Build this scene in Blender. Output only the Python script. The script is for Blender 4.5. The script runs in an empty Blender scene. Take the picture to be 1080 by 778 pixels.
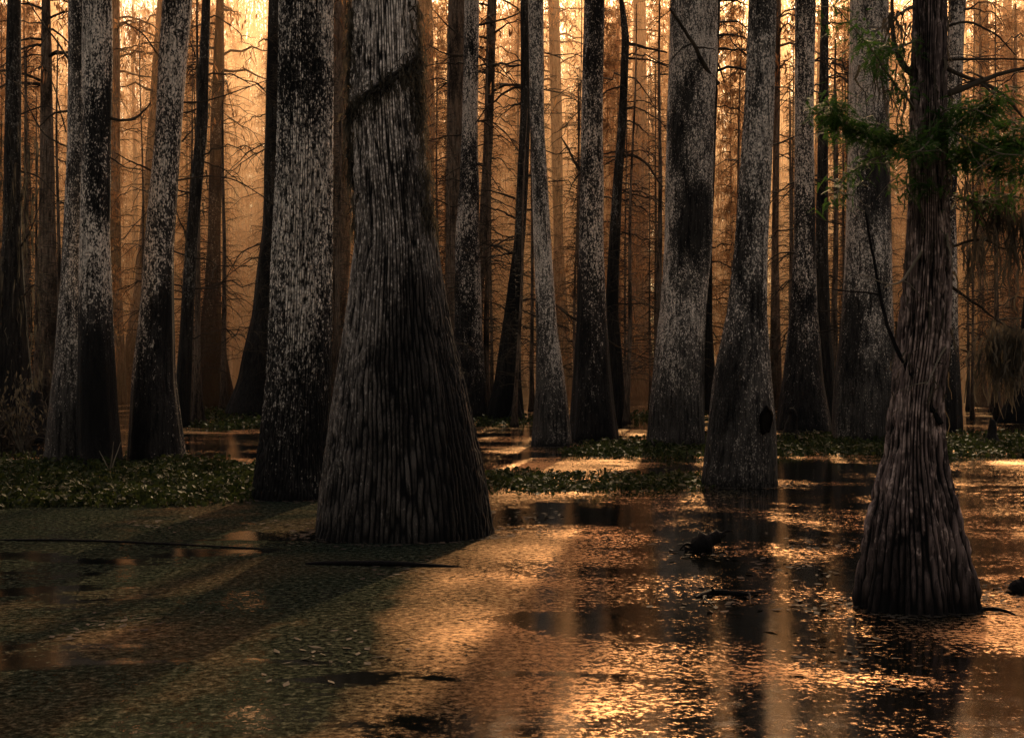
import bpy, math, random
import numpy as np
from mathutils import Vector

SEED = 7
rng = np.random.default_rng(SEED)
random.seed(SEED)
scene = bpy.context.scene
col = scene.collection

# ------------------------------------------------------------------ camera
F, HX, HY, CH = 1800.0, 540.0, 375.0, 2.0      # focal length in photo pixels, horizon, eye height
cam_d = bpy.data.cameras.new('camera')
cam = bpy.data.objects.new('camera', cam_d)
col.objects.link(cam)
cam.location = (0, 0, CH)
cam.rotation_euler = (math.radians(90), 0, 0)
cam_d.sensor_width = 36
cam_d.lens = 36 * F / 1080
cam_d.shift_y = -14 / 1080
cam_d.clip_end = 3000
scene.camera = cam


def ground(x, y):
    D = F * CH / (y - HY)
    return (x - HX) * D / F, D


# ------------------------------------------------------------------ small helpers
def tag(o, label=None, cat=None, group=None, kind=None):
    if label: o['label'] = label
    if cat: o['category'] = cat
    if group: o['group'] = group
    if kind: o['kind'] = kind
    return o


def empty(name, loc):
    o = bpy.data.objects.new(name, None)
    o.empty_display_size = 0.3
    o.location = loc
    col.objects.link(o)
    return o


class MB:
    """collects quads (and triangles as degenerate-free tris) into one mesh"""
    def __init__(self):
        self.v, self.q, self.n, self.a = [], [], 0, []

    def add(self, v, q, a=None):
        v = np.asarray(v, dtype=np.float32).reshape(-1, 3)
        self.v.append(v)
        self.q.append(np.asarray(q, dtype=np.int32).reshape(-1, 4) + self.n)
        self.a.append(np.zeros(len(v), np.float32) if a is None else np.asarray(a, np.float32))
        self.n += len(v)

    def mesh(self, name, mat, smooth=True, attr=None):
        v = np.concatenate(self.v); q = np.concatenate(self.q)
        me = bpy.data.meshes.new(name)
        me.vertices.add(len(v)); me.vertices.foreach_set('co', v.ravel())
        me.loops.add(q.size); me.loops.foreach_set('vertex_index', q.ravel())
        me.polygons.add(len(q))
        me.polygons.foreach_set('loop_start', np.arange(0, q.size, 4, dtype=np.int32))
        me.polygons.foreach_set('use_smooth', np.full(len(q), smooth, dtype=bool))
        if attr:
            at = me.attributes.new(attr, 'FLOAT', 'POINT')
            at.data.foreach_set('value', np.concatenate(self.a))
        me.update(calc_edges=True)
        me.materials.append(mat)
        return me

    def build(self, name, mat, parent=None, smooth=True, attr=None):
        return link(name, self.mesh(name, mat, smooth, attr), parent)


def link(name, me, parent=None, loc=None):
    o = bpy.data.objects.new(name, me)
    col.objects.link(o)
    if parent: o.parent = parent
    if loc is not None: o.location = loc
    return o


def tube(mb, pts, rad, sides=5):
    P = np.asarray(pts, float); R = np.asarray(rad, float)
    n = len(P)
    T = np.gradient(P, axis=0)
    T /= np.linalg.norm(T, axis=1, keepdims=True) + 1e-9
    ref = np.where(np.abs(T[:, 2:3]) > 0.9, np.array([[1., 0, 0]]), np.array([[0, 0, 1.]]))
    A = np.cross(T, ref); A /= np.linalg.norm(A, axis=1, keepdims=True) + 1e-9
    B = np.cross(T, A)
    th = np.linspace(0, 2 * np.pi, sides, endpoint=False)
    V = P[:, None, :] + R[:, None, None] * (A[:, None, :] * np.cos(th)[None, :, None] + B[:, None, :] * np.sin(th)[None, :, None])
    i = np.arange(n - 1)[:, None] * sides
    j = np.arange(sides)[None, :]; k = (j + 1) % sides
    q = np.stack([i + j, i + k, i + sides + k, i + sides + j], -1).reshape(-1, 4)
    mb.add(V.reshape(-1, 3), q)


def smooth_path(pts, n):
    """Catmull-Rom through pts, n samples"""
    P = np.asarray(pts, float)
    if len(P) < 3:
        t = np.linspace(0, 1, n)[:, None]
        return P[0] * (1 - t) + P[-1] * t
    Q = np.vstack([2 * P[0] - P[1], P, 2 * P[-1] - P[-2]])
    t = np.linspace(0, len(P) - 1 - 1e-6, n)
    i = t.astype(int); u = (t - i)[:, None]
    a, b, c, d = Q[i], Q[i + 1], Q[i + 2], Q[i + 3]
    return 0.5 * (2 * b + (c - a) * u + (2 * a - 5 * b + 4 * c - d) * u ** 2 + (3 * b - a - 3 * c + d) * u ** 3)


def vnoise(u, v, nu, r):
    """value noise, u in lattice units and periodic with nu, v in lattice units"""
    v = v - v.min() if np.ndim(v) else v
    nv = int(np.max(v)) + 3
    L = r.random((nv, nu))
    iu = np.floor(u).astype(int); iv = np.floor(v).astype(int)
    fu = u - iu; fv = v - iv
    fu = fu * fu * (3 - 2 * fu); fv = fv * fv * (3 - 2 * fv)
    g = lambda a, b: L[np.clip(b, 0, nv - 1), a % nu]
    return (g(iu, iv) * (1 - fu) + g(iu + 1, iv) * fu) * (1 - fv) + (g(iu, iv + 1) * (1 - fu) + g(iu + 1, iv + 1) * fu) * fv


# ------------------------------------------------------------------ materials
def new_mat(name):
    m = bpy.data.materials.new(name)
    m.use_nodes = True
    nt = m.node_tree
    nt.nodes.clear()
    out = nt.nodes.new('ShaderNodeOutputMaterial')
    return m, nt, out


def N(nt, t, **kw):
    n = nt.nodes.new(t)
    for k, v in kw.items():
        if k in n.inputs: n.inputs[k].default_value = v
        else: setattr(n, k, v)
    return n


def ramp(nt, src, stops, interp='LINEAR'):
    r = nt.nodes.new('ShaderNodeValToRGB')
    r.color_ramp.interpolation = interp
    els = r.color_ramp.elements
    while len(els) < len(stops): els.new(0.5)
    for e, (p, c) in zip(els, stops):
        e.position = p
        e.color = (c, c, c, 1) if isinstance(c, (int, float)) else (*c, 1)
    nt.links.new(src, r.inputs[0])
    return r.outputs[0]


def mix(nt, fac, a, b, mode='MIX'):
    m = nt.nodes.new('ShaderNodeMix'); m.data_type = 'RGBA'; m.blend_type = mode
    for s, v in ((0, fac), (6, a), (7, b)):
        if isinstance(v, (int, float)): m.inputs[s].default_value = v
        elif isinstance(v, tuple): m.inputs[s].default_value = (*v, 1)
        else: nt.links.new(v, m.inputs[s])
    return m.outputs[2]


def math_(nt, op, a, b=None, c=None, clamp=False):
    m = nt.nodes.new('ShaderNodeMath'); m.operation = op; m.use_clamp = clamp
    for i, v in enumerate((a, b, c)):
        if v is None: continue
        if isinstance(v, (int, float)): m.inputs[i].default_value = v
        else: nt.links.new(v, m.inputs[i])
    return m.outputs[0]


def bark(name, dark, mid, pale, flake=9.0, lichen=0.5, low_dark=2.0, furrow=16.0, attr=False, bump=0.8, stretch=0.12, gain=1.0, flank=None):
    m, nt, out = new_mat(name)
    tc = N(nt, 'ShaderNodeTexCoord'); oi = N(nt, 'ShaderNodeObjectInfo')
    off = N(nt, 'ShaderNodeVectorMath', operation='SCALE'); off.inputs[0].default_value = (37.1, 53.7, 91.3)
    nt.links.new(oi.outputs['Random'], off.inputs['Scale'])
    add = N(nt, 'ShaderNodeVectorMath', operation='ADD')
    nt.links.new(tc.outputs['Object'], add.inputs[0]); nt.links.new(off.outputs[0], add.inputs[1])

    def noise(scale, zs, detail, rough=0.6, dist=0.0):
        mp = N(nt, 'ShaderNodeMapping'); mp.inputs['Scale'].default_value = (1, 1, zs)
        nt.links.new(add.outputs[0], mp.inputs[0])
        n = N(nt, 'ShaderNodeTexNoise', Scale=scale, Detail=detail, Roughness=rough, Distortion=dist)
        nt.links.new(mp.outputs[0], n.inputs['Vector'])
        return n.outputs['Fac']
    fur = noise(furrow, stretch, 5, 0.65, 0.3)
    flk = noise(flake, 0.6, 5, 0.7)
    fl2 = noise(flake * 2.4, 0.6, 3, 0.65)
    blot = noise(0.9, 0.45, 4, 0.6)
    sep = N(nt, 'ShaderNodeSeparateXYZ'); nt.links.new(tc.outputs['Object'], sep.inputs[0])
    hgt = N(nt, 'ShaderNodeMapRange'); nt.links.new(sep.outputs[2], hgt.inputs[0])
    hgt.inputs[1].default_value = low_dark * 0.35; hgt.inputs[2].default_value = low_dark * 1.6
    # ridged furrows
    base = ramp(nt, fur, [(0.36, dark), (0.5, mid), (0.66, tuple(x * 1.9 for x in mid))])
    # lichen flakes
    s = math_(nt, 'ADD', math_(nt, 'MULTIPLY', flk, 0.5), math_(nt, 'MULTIPLY', fl2, 0.5))
    s = math_(nt, 'ADD', s, math_(nt, 'MULTIPLY', math_(nt, 'SUBTRACT', blot, 0.5), 0.55))
    s = math_(nt, 'ADD', s, math_(nt, 'MULTIPLY', math_(nt, 'SUBTRACT', hgt.outputs[0], 1.0), 0.10))
    t0 = 0.635 - 0.2 * lichen
    lm = ramp(nt, s, [(t0 - .01, 0.0), (t0 + 0.05, 1.0)])
    lm = math_(nt, 'MULTIPLY', lm, ramp(nt, fur, [(0.36, 0.15), (0.5, 1.0)]))
    palev = mix(nt, ramp(nt, fl2, [(0.4, 0.0), (0.65, 1.0)]), tuple(x * 0.38 for x in pale), pale)
    colr = mix(nt, lm, base, palev)
    # black algae patches
    bm = ramp(nt, math_(nt, 'ADD', blot, math_(nt, 'MULTIPLY', fl2, 0.35)), [(0.56, 0.22), (0.66, 1.0)])
    colr = mix(nt, 1.0, colr, bm, 'MULTIPLY')
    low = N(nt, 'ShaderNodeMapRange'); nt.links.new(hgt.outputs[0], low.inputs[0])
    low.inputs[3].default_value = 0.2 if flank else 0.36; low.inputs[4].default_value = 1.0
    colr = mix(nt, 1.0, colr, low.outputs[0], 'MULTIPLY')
    # wet line
    wet = N(nt, 'ShaderNodeMapRange'); nt.links.new(sep.outputs[2], wet.inputs[0])
    wet.inputs[1].default_value = 0.04; wet.inputs[2].default_value = 0.22
    wet.inputs[3].default_value = 0.25; wet.inputs[4].default_value = 1.0
    colr = mix(nt, 1.0, colr, wet.outputs[0], 'MULTIPLY')
    hsum = math_(nt, 'ADD', fur, math_(nt, 'MULTIPLY', s, 0.6))
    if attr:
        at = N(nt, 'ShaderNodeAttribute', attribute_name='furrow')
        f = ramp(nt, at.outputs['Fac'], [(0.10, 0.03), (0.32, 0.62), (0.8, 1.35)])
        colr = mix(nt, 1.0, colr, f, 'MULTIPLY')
    if flank:  # shadow side of the trunk painted into the bark colour, darker towards the right
        shade_x = math_(nt, 'ADD', sep.outputs[0], math_(nt, 'MULTIPLY', math_(nt, 'SUBTRACT', blot, .5), .8))
        shade_x = math_(nt, 'ADD', shade_x, math_(nt, 'MULTIPLY', math_(nt, 'SUBTRACT', fl2, .5), .5))
        colr = mix(nt, 1.0, colr, ramp(nt, shade_x, [(flank[0], 1.0), (flank[1], .16)]), 'MULTIPLY')
    if True:
        gain *= 1.18
        colr = mix(nt, 1.0, colr, (gain, gain, gain), 'MULTIPLY')
    p = N(nt, 'ShaderNodeBsdfPrincipled', Roughness=0.85)
    p.inputs['Specular IOR Level'].default_value = 0.2
    nt.links.new(colr, p.inputs['Base Color'])
    b = N(nt, 'ShaderNodeBump', Strength=bump, Distance=0.05)
    nt.links.new(hsum, b.inputs['Height']); nt.links.new(b.outputs[0], p.inputs['Normal'])
    nt.links.new(p.outputs[0], out.inputs[0])
    return m


def leaf_mat(name, c1, c2, trans=0.5, rough=0.6, spec=0.2, scale=3.0):
    m, nt, out = new_mat(name)
    tc = N(nt, 'ShaderNodeTexCoord')
    n = N(nt, 'ShaderNodeTexNoise', Scale=scale, Detail=3.0)
    nt.links.new(tc.outputs['Object'], n.inputs['Vector'])
    c = ramp(nt, n.outputs['Fac'], [(0.35, c1), (0.65, c2)])
    p = N(nt, 'ShaderNodeBsdfPrincipled', Roughness=rough)
    p.inputs['Specular IOR Level'].default_value = spec
    t = N(nt, 'ShaderNodeBsdfTranslucent')
    nt.links.new(c, p.inputs['Base Color']); nt.links.new(c, t.inputs[0])
    mx = N(nt, 'ShaderNodeMixShader'); mx.inputs[0].default_value = trans
    nt.links.new(p.outputs[0], mx.inputs[1]); nt.links.new(t.outputs[0], mx.inputs[2])
    nt.links.new(mx.outputs[0], out.inputs[0])
    return m


DK, MD, PL = (0.004, 0.0034, 0.003), (0.03, 0.026, 0.023), (0.80, 0.68, 0.56)
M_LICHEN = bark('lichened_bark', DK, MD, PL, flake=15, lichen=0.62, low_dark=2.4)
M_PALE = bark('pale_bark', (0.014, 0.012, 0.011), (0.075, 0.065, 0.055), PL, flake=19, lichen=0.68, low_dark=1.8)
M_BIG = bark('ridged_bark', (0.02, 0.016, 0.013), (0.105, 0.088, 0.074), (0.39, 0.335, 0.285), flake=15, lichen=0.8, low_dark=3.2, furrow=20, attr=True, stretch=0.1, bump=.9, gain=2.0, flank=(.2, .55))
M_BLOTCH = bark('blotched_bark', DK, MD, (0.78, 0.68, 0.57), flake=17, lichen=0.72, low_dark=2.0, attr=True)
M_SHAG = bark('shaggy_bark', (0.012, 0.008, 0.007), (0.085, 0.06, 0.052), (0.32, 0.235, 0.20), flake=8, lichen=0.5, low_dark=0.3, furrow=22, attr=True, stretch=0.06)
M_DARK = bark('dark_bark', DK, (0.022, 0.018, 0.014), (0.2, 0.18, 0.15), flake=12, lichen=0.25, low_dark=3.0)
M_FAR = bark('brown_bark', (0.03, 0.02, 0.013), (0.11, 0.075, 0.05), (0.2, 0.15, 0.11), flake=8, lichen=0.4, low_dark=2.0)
M_TWIG = leaf_mat('dead_twigs', (0.02, 0.015, 0.01), (0.06, 0.045, 0.03), 0.0, 0.9)
M_TWIGPALE = leaf_mat('bleached_twigs', (0.10, 0.085, 0.06), (0.22, 0.18, 0.13), 0.0, 0.8)
M_RUST = leaf_mat('rusty_foliage', (0.17, 0.08, 0.033), (0.46, 0.25, 0.12), 0.6, 0.7, scale=1.5)
M_MOSS = leaf_mat('spanish_moss', (0.03, 0.026, 0.018), (0.12, 0.10, 0.07), 0.35, 0.9, scale=4)
M_NEEDLE = leaf_mat('green_needles', (0.02, 0.055, 0.01), (0.075, 0.16, 0.03), 0.5, 0.6, scale=6)
M_PAD = leaf_mat('floating_leaves', (0.010, 0.017, 0.005), (0.045, 0.055, 0.016), 0.3, 0.6, 0.08, scale=5)


# ------------------------------------------------------------------ trees
def limb_path(start, az, length, rise, droop, n=7, wob=0.06):
    t = np.linspace(0, 1, n)
    d = np.array([math.cos(az), math.sin(az), 0])
    P = np.asarray(start)[None, :] + d[None, :] * (t * length)[:, None]
    P[:, 2] += rise * length * t - droop * length * t ** 2
    P[1:] += rng.normal(0, wob * length / n * 1.6, (n - 1, 3))
    return P


def cards(mb, pts, w, l, hang=0.7, r=rng):
    """small leaf quads at pts; each a thin diamond-like strip hanging down or pointing anywhere"""
    n = len(pts)
    d = r.normal(0, 1, (n, 3)); d[:, 2] = -np.abs(d[:, 2]) - hang * 2
    d /= np.linalg.norm(d, axis=1, keepdims=True)
    s = np.cross(d, r.normal(0, 1, (n, 3))); s /= np.linalg.norm(s, axis=1, keepdims=True) + 1e-9
    L = (l * r.uniform(0.5, 1.5, n))[:, None]; W = (w * r.uniform(0.6, 1.4, n))[:, None]
    p = np.asarray(pts)
    V = np.stack([p, p + d * L * 0.45 + s * W * 0.5, p + d * L, p + d * L * 0.5 - s * W * 0.5], 1).reshape(-1, 3)
    mb.add(V, np.arange(4 * n).reshape(-1, 4))


def crown_meshes(z0, z1, reach, nlimb, ncard, twig_r, cw, cl, tag_, moss=False):
    """twig mesh and foliage mesh of a sparse late-season crown round a vertical stem at the origin"""
    tw, fo = MB(), MB()
    for i in range(nlimb):
        f = (i + rng.random()) / nlimb
        z = z0 + (z1 - z0) * f
        ln = reach * (1.0 - 0.65 * f) * rng.uniform(0.45, 1.15)
        P = limb_path((0, 0, z), rng.uniform(0, 6.28), ln, rng.uniform(0.05, 0.45), rng.uniform(0.1, 0.6))
        tube(tw, P, np.linspace(twig_r * (1.1 - 0.5 * f), twig_r * 0.2, len(P)), 3)
        pts = []
        for k in range(rng.integers(4, 8)):
            b = P[rng.integers(2, len(P))]
            Q = limb_path(b, rng.uniform(0, 6.28), ln * rng.uniform(0.15, 0.42), rng.uniform(-0.4, 0.3), rng.uniform(0.1, 0.9), 5)
            tube(tw, Q, np.linspace(twig_r * 0.33, twig_r * 0.12, len(Q)), 3)
            pts.append(Q[1:])
        pts = np.concatenate(pts + [P[3:]])
        m = int(ncard / nlimb * rng.uniform(0.2, 1.9))
        if m:
            c = pts[rng.integers(0, len(pts), m)] + rng.normal(0, 0.12, (m, 3)) * reach * 0.4
            cards(fo, c, cw, cl)
    if moss:
        m = 150
        z = rng.uniform(z0, z1 * .8, m); a = rng.uniform(0, 6.28, m); q = rng.uniform(.2, reach * .75, m)
        strands(fo, np.column_stack([q * np.cos(a), q * np.sin(a), z]), 1.5, .07)
    return tw.mesh('crown_twigs' + tag_, M_TWIG), fo.mesh('crown_leaves' + tag_, M_RUST, False)


def strands(mb, pts, length, w, r=rng):
    """hanging moss: ragged vertical ribbons"""
    for p in pts:
        L = length * r.uniform(0.3, 1.3)
        n = 6
        t = np.linspace(0, 1, n)
        a = r.uniform(0, 3.14)
        c = np.stack([p[0] + np.cumsum(r.normal(0, 0.018, n)), p[1] + np.cumsum(r.normal(0, 0.018, n)), p[2] - L * t], 1)
        ww = w * (1 - 0.75 * t) * r.uniform(0.5, 1.3, n)
        d = np.array([math.cos(a), math.sin(a), 0])
        V = np.stack([c - d * ww[:, None] * .5, c + d * ww[:, None] * .5], 1).reshape(-1, 3)
        i = np.arange(n - 1) * 2
        mb.add(V, np.stack([i, i + 1, i + 3, i + 2], 1))


def px3(x, y, D):
    return np.array([(x - HX) * D / F, D, CH - (y - HY) * D / F])


def trunk_profile(D, rows, H):
    rows = sorted(rows, key=lambda r: -r[0])
    z = np.array([CH - (r[0] - HY) * D / F for r in rows])
    z = z - z[0]
    cx = np.array([((r[1] + r[2]) / 2 - HX) * D / F for r in rows])
    rad = np.array([(r[2] - r[1]) / 2 * D / F for r in rows])
    # continue below the water and above the picture
    sb = (rad[0] - rad[1]) / max(z[1] - z[0], .1)
    sl = np.clip((cx[-1] - cx[-2]) / max(z[-1] - z[-2], .1), -.08, .08)
    zt = max(H, z[-1] + 4)
    zs = np.concatenate([[-0.5], z, [z[-1] + (zt - z[-1]) * .5, zt]])
    xs = np.concatenate([[cx[0]], cx, [cx[-1] + sl * .7 * (zt - z[-1]) * .5, cx[-1] + sl * .5 * (zt - z[-1])]])
    rs = np.concatenate([[rad[0] + sb * .5], rad, [rad[-1] * .66, rad[-1] * .12]])
    return zs, xs, rs


def interp_smooth(zq, z, v, k):
    y = np.interp(zq, z, v)
    if k > 1:
        ker = np.hanning(k + 2)[1:-1]; ker /= ker.sum()
        y = np.convolve(np.pad(y, (k // 2, k - 1 - k // 2), 'edge'), ker, 'valid')
    return y


TREES = {}


def swamp_tree(key, name, label, D, rows, mat, H=24, nang=72, nz=150, flute=0.05, bark_amp=0.0, nridge=0, ridge_z=0.6,
               group=None, limbs=(), crown=None, lean_y=0.0, visible_top=True):
    zs, xs, rs = trunk_profile(D, rows, H)
    x0 = np.interp(0, zs, xs)
    root = empty(name, (x0, D, 0))
    tag(root, label, 'tree', group)
    # rows denser low down and inside the picture
    ztop = CH + HY * D / F + 1
    zq = np.concatenate([np.linspace(-0.5, min(ztop, zs[-1] - 2), nz), np.linspace(min(ztop, zs[-1] - 2), zs[-1], 16)[1:]])
    k = max(3, nz // 14)
    cx = interp_smooth(zq, zs, xs, k) - x0; rr = interp_smooth(zq, zs, rs, k)
    r = np.random.default_rng(abs(hash_(key)))
    th = np.linspace(0, 2 * np.pi, nang, endpoint=False)
    TH, Z = np.meshgrid(th, zq)
    R = np.repeat(rr[:, None], nang, 1)
    kk = r.integers(4, 8)
    fl = np.zeros_like(R)
    for m_ in (kk, kk + 3, 2 * kk + 1):
        fl += np.cos(m_ * TH + r.uniform(0, 6.28) + 0.25 * np.sin(Z * .8 + r.uniform(0, 6))) / (1 + 0.4 * (m_ - kk))
    hb = 1.2 + rr[nz // 20] * 1.6
    R = R * (1 + flute * fl * (0.18 + np.exp(-np.clip(Z, 0, None) / hb)))
    # slow irregularity
    R *= 1 + 0.05 * (vnoise(TH / (2 * np.pi) * 7, Z / 1.3, 7, r) - .5) * 2
    A = np.zeros_like(R)
    if nridge:
        def plates(nr, zl, warp):
            w_ = (vnoise(TH / (2 * np.pi) * (nr // 2), Z / zl, nr // 2, r) - .5) * warp + (vnoise(TH / (2 * np.pi) * nr, Z / (zl * .3), nr, r) - .5) * warp * .5 + (vnoise(TH / (2 * np.pi) * (nr // 4), Z / (zl * 3), nr // 4, r) - .5) * 1.0
            u = (TH / (2 * np.pi) * nr + w_) % nr
            tri = 1 - np.abs((u % 1) - .5) * 2
            pl = np.clip(tri * 2.2 - .25, 0, 1)
            c = np.floor(u).astype(int)
            hs = r.random(nr)[c % nr]
            br = vnoise(c + .0 * u, Z / (zl * .17) + hs * 9, nr, r)
            return np.clip(pl * (.05 + 1.5 * br), 0, 1)
        bl = np.clip((rr / rr.min() - 1.15) / 1.2, 0, 1)[:, None]
        A = plates(nridge, ridge_z, .8) * (1 - bl) + plates(nridge * 2, ridge_z * .8, .8) * bl
        A = np.clip(A * (.8 + .4 * vnoise(TH / (2 * np.pi) * 3 * nridge, Z / .06, 3 * nridge, r)), 0, 1)
        R = R + bark_amp * (A - .55)
    X = cx[:, None] + R * np.cos(TH); Y = lean_y * Z + R * np.sin(TH)
    mb = MB()
    nzz = len(zq)
    i = np.arange(nzz - 1)[:, None] * nang; j = np.arange(nang)[None, :]; k2 = (j + 1) % nang
    q = np.stack([i + j, i + k2, i + nang + k2, i + nang + j], -1).reshape(-1, 4)
    mb.add(np.stack([X, Y, Z], -1).reshape(-1, 3), q, A.ravel())
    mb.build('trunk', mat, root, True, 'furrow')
    info = dict(root=root, D=D, x0=x0, axis=lambda z: np.interp(z, zq, cx), rad=lambda z: np.interp(z, zq, rr), H=zs[-1], r=r)
    for item in limbs:
        add_limb(info, *item)
    TREES[key] = info
    return info


def hash_(s):
    h = 5381
    for ch in s: h = (h * 33 + ord(ch)) & 0x7fffffff
    return h


def add_limb(info, pts, w, mat=None, twigs=3, name='limb', dy=0.0, y0=0.0):
    """a limb given by photo points in the plane of its tree, w pixels thick at the trunk; dy metres nearer per unit along it"""
    D = info['D']; x0 = info['x0']
    P = np.array([px3(x, y, D) - np.array([x0, D, 0]) for x, y in pts])
    t = np.linspace(0, 1, len(P))
    P[:, 1] += y0 + dy * t
    P = smooth_path(P, 6 * len(P))
    n = len(P)
    P += np.cumsum(rng.normal(0, 0.0035, P.shape), 0) * (D / 20)
    mb = MB()
    w = w * D / F
    tube(mb, P, np.linspace(w * .55, w * .2, n), 6)
    for k in range(twigs):
        s = P[rng.integers(n // 3, n)]
        L = np.linalg.norm(P[-1] - P[0]) * rng.uniform(.15, .4)
        Q = limb_path(s, rng.choice([0, 3.14]) + rng.normal(0, .7), L, rng.uniform(-.8, .5), rng.uniform(0, .6), 6)
        tube(mb, Q, np.linspace(w * .2, w * .07, 6), 4)
    mb.build(name, mat or M_TWIG, info['root'])
    return P


# ---- shared crowns of the large trees (above the picture, seen in reflection and shadow)
CROWNS = [crown_meshes(0, 11, 3.6, 46, 1100, 0.05, 0.07, 0.26, '_%d' % i) for i in range(3)]


def add_crown(info, i, frac=0.52):
    z = info['H'] * frac
    tw, fo = CROWNS[i % 3]
    s = (info['H'] - z) / 11.0
    for nm, me in (('crown', tw), ('foliage', fo)):
        o = link(nm, me, info['root'], (info['axis'](z + 3), 0, z))
        o.scale = (1, 1, s); o.rotation_euler = (0, 0, i * 1.7)


B = lambda *a: a
# hero trees ---------------------------------------------------------
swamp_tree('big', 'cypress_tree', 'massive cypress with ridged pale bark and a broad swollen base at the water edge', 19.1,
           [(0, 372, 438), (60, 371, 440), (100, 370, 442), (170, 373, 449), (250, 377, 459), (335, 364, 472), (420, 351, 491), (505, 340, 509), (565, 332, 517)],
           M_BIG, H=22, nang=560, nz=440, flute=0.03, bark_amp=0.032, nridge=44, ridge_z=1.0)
swamp_tree('eight', 'cypress_tree', 'thick cypress with black and pale blotched bark just behind the massive ridged one', 24.0,
           [(0, 294, 350), (130, 292, 350), (260, 288, 349), (400, 281, 347), (470, 273, 346), (525, 265, 352)],
           M_BLOTCH, H=24, nang=260, nz=320, flute=0.025, bark_amp=0.03, nridge=40, ridge_z=0.5)
swamp_tree('right', 'cypress_tree', 'dark shaggy cypress in front with green needle branches and a flared reddish base', 13.6,
           [(0, 965, 997), (100, 962, 997), (200, 961, 998), (260, 958, 1002), (350, 949, 1001), (420, 941, 993), (480, 935, 996), (530, 922, 1008), (580, 913, 1020), (640, 904, 1031)],
           M_SHAG, H=15, nang=340, nz=360, flute=0.09, bark_amp=0.035, nridge=26, ridge_z=.8,
           limbs=[B([(993, 100), (1022, 90), (1050, 78), (1092, 66)], 8, None, 4), B([(993, 70), (1012, 79), (1040, 90), (1062, 106), (1090, 138)], 5, None, 3),
                  B([(990, 64), (1030, 61), (1090, 62)], 3.5, None, 3), B([(995, 30), (1020, 24), (1050, 36), (1070, 58)], 3, None, 2),
                  B([(970, 84), (952, 66), (943, 42), (941, -10)], 8, None, 2), B([(970, 4), (946, 16), (926, 30), (913, 39)], 4, M_TWIGPALE, 2),
                  B([(985, 243), (962, 274), (941, 299), (916, 307)], 4, M_TWIGPALE, 2, 'limb', -.5), B([(1006, 348), (982, 380), (962, 406)], 3, M_TWIGPALE, 1, 'limb', -.5),
                  B([(1000, 240), (989, 262), (984, 290)], 3, M_TWIGPALE, 1, 'limb', -.6),
                  B([(986, 446), (972, 424), (953, 392), (938, 360), (928, 325), (918, 262), (912, 225)], 6, M_SHAG, 2, 'vine', .22, -.2),
                  B([(1000, 262), (1035, 252), (1060, 262), (1085, 258)], 3, None, 5)])
swamp_tree('eighteen', 'cypress_tree', 'smooth grey cypress with a small black hollow low on its right side', 26.3,
           [(0, 790, 819), (115, 785, 817), (260, 775, 810), (330, 767, 809), (400, 752, 814), (450, 746, 818), (512, 739, 820)],
           M_PALE, H=24, nang=200, nz=300, flute=0.02, bark_amp=0.012, nridge=40, ridge_z=0.4,
           limbs=[B([(790, 60), (776, 48), (765, 28)], 2), B([(812, 92), (830, 92), (838, 97)], 2)])
swamp_tree('sixteen', 'cypress_tree', 'broad grey cypress crossed near the top by one dark slanting limb', 37.5,
           [(0, 706, 758), (130, 704, 754), (260, 701, 750), (320, 697, 744), (380, 690, 743), (471, 682, 744)],
           M_PALE, H=27, nang=160, nz=240, flute=0.025, bark_amp=0.015, nridge=36, ridge_z=0.5,
           limbs=[B([(756, 88), (742, 76), (722, 48), (700, 22)], 6, None, 2, 'limb', -1.4)])
swamp_tree('thirteen', 'cypress_tree', 'straight lichened cypress with a dark swollen foot, right of the slim pale one', 40.9,
           [(0, 616, 638), (130, 613, 636), (260, 611, 637), (330, 609, 640), (380, 606, 643), (463, 601, 653)],
           M_LICHEN, H=27, nang=110, nz=200, flute=0.04,
           limbs=[B([(614, 182), (605, 166), (594, 144)], 4), B([(612, 182), (605, 190), (600, 205)], 2), B([(608, 336), (595, 330), (580, 318)], 3),
                  B([(640, 358), (660, 370), (692, 382)], 2)])
swamp_tree('twelve', 'cypress_tree', 'slim pale grey cypress between the dark leaning stem and the lichened one', 37.9,
           [(0, 557, 573), (130, 559, 574), (260, 563, 582), (350, 566, 588), (400, 566, 596), (470, 561, 605)],
           M_PALE, H=25, nang=100, nz=200, flute=0.035, limbs=[B([(572, 350), (585, 345), (600, 352)], 2)])
swamp_tree('twentyone', 'cypress_tree', 'very wide dull grey cypress partly hidden by the dark shaggy front tree', 40.0,
           [(0, 897, 937), (150, 895, 938), (260, 892, 941), (350, 886, 943), (400, 880, 946), (465, 877, 950)],
           M_PALE, H=27, nang=140, nz=200, flute=0.03)
swamp_tree('twenty', 'cypress_tree', 'dark lichened cypress with a wide black foot beside the wide dull grey one', 46.0,
           [(0, 839, 860), (150, 838, 858), (260, 838, 860), (330, 833, 863), (400, 826, 868), (453, 818, 878)],
           M_LICHEN, H=27, nang=100, nz=180, flute=0.05)
swamp_tree('twentyb', 'cypress_tree', 'thin dark stem growing tight against the right of the black footed cypress', 50.0,
           [(0, 866, 874), (260, 860, 873), (350, 858, 876), (440, 852, 886)], M_DARK, H=24, nang=60, nz=120, flute=0.04)
swamp_tree('oneb', 'cypress_tree', 'dark lichen spotted cypress near the left edge, pressed against a paler trunk', 30.3,
           [(0, 87, 118), (120, 87, 118), (250, 84, 115), (350, 83, 119), (430, 82, 124), (494, 82, 130)],
           M_LICHEN, H=24, nang=140, nz=220, flute=0.03,
           limbs=[B([(113, 124), (126, 127), (141, 125), (152, 118), (159, 108)], 3.5), B([(114, 165), (130, 176), (150, 180)], 2)])
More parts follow.
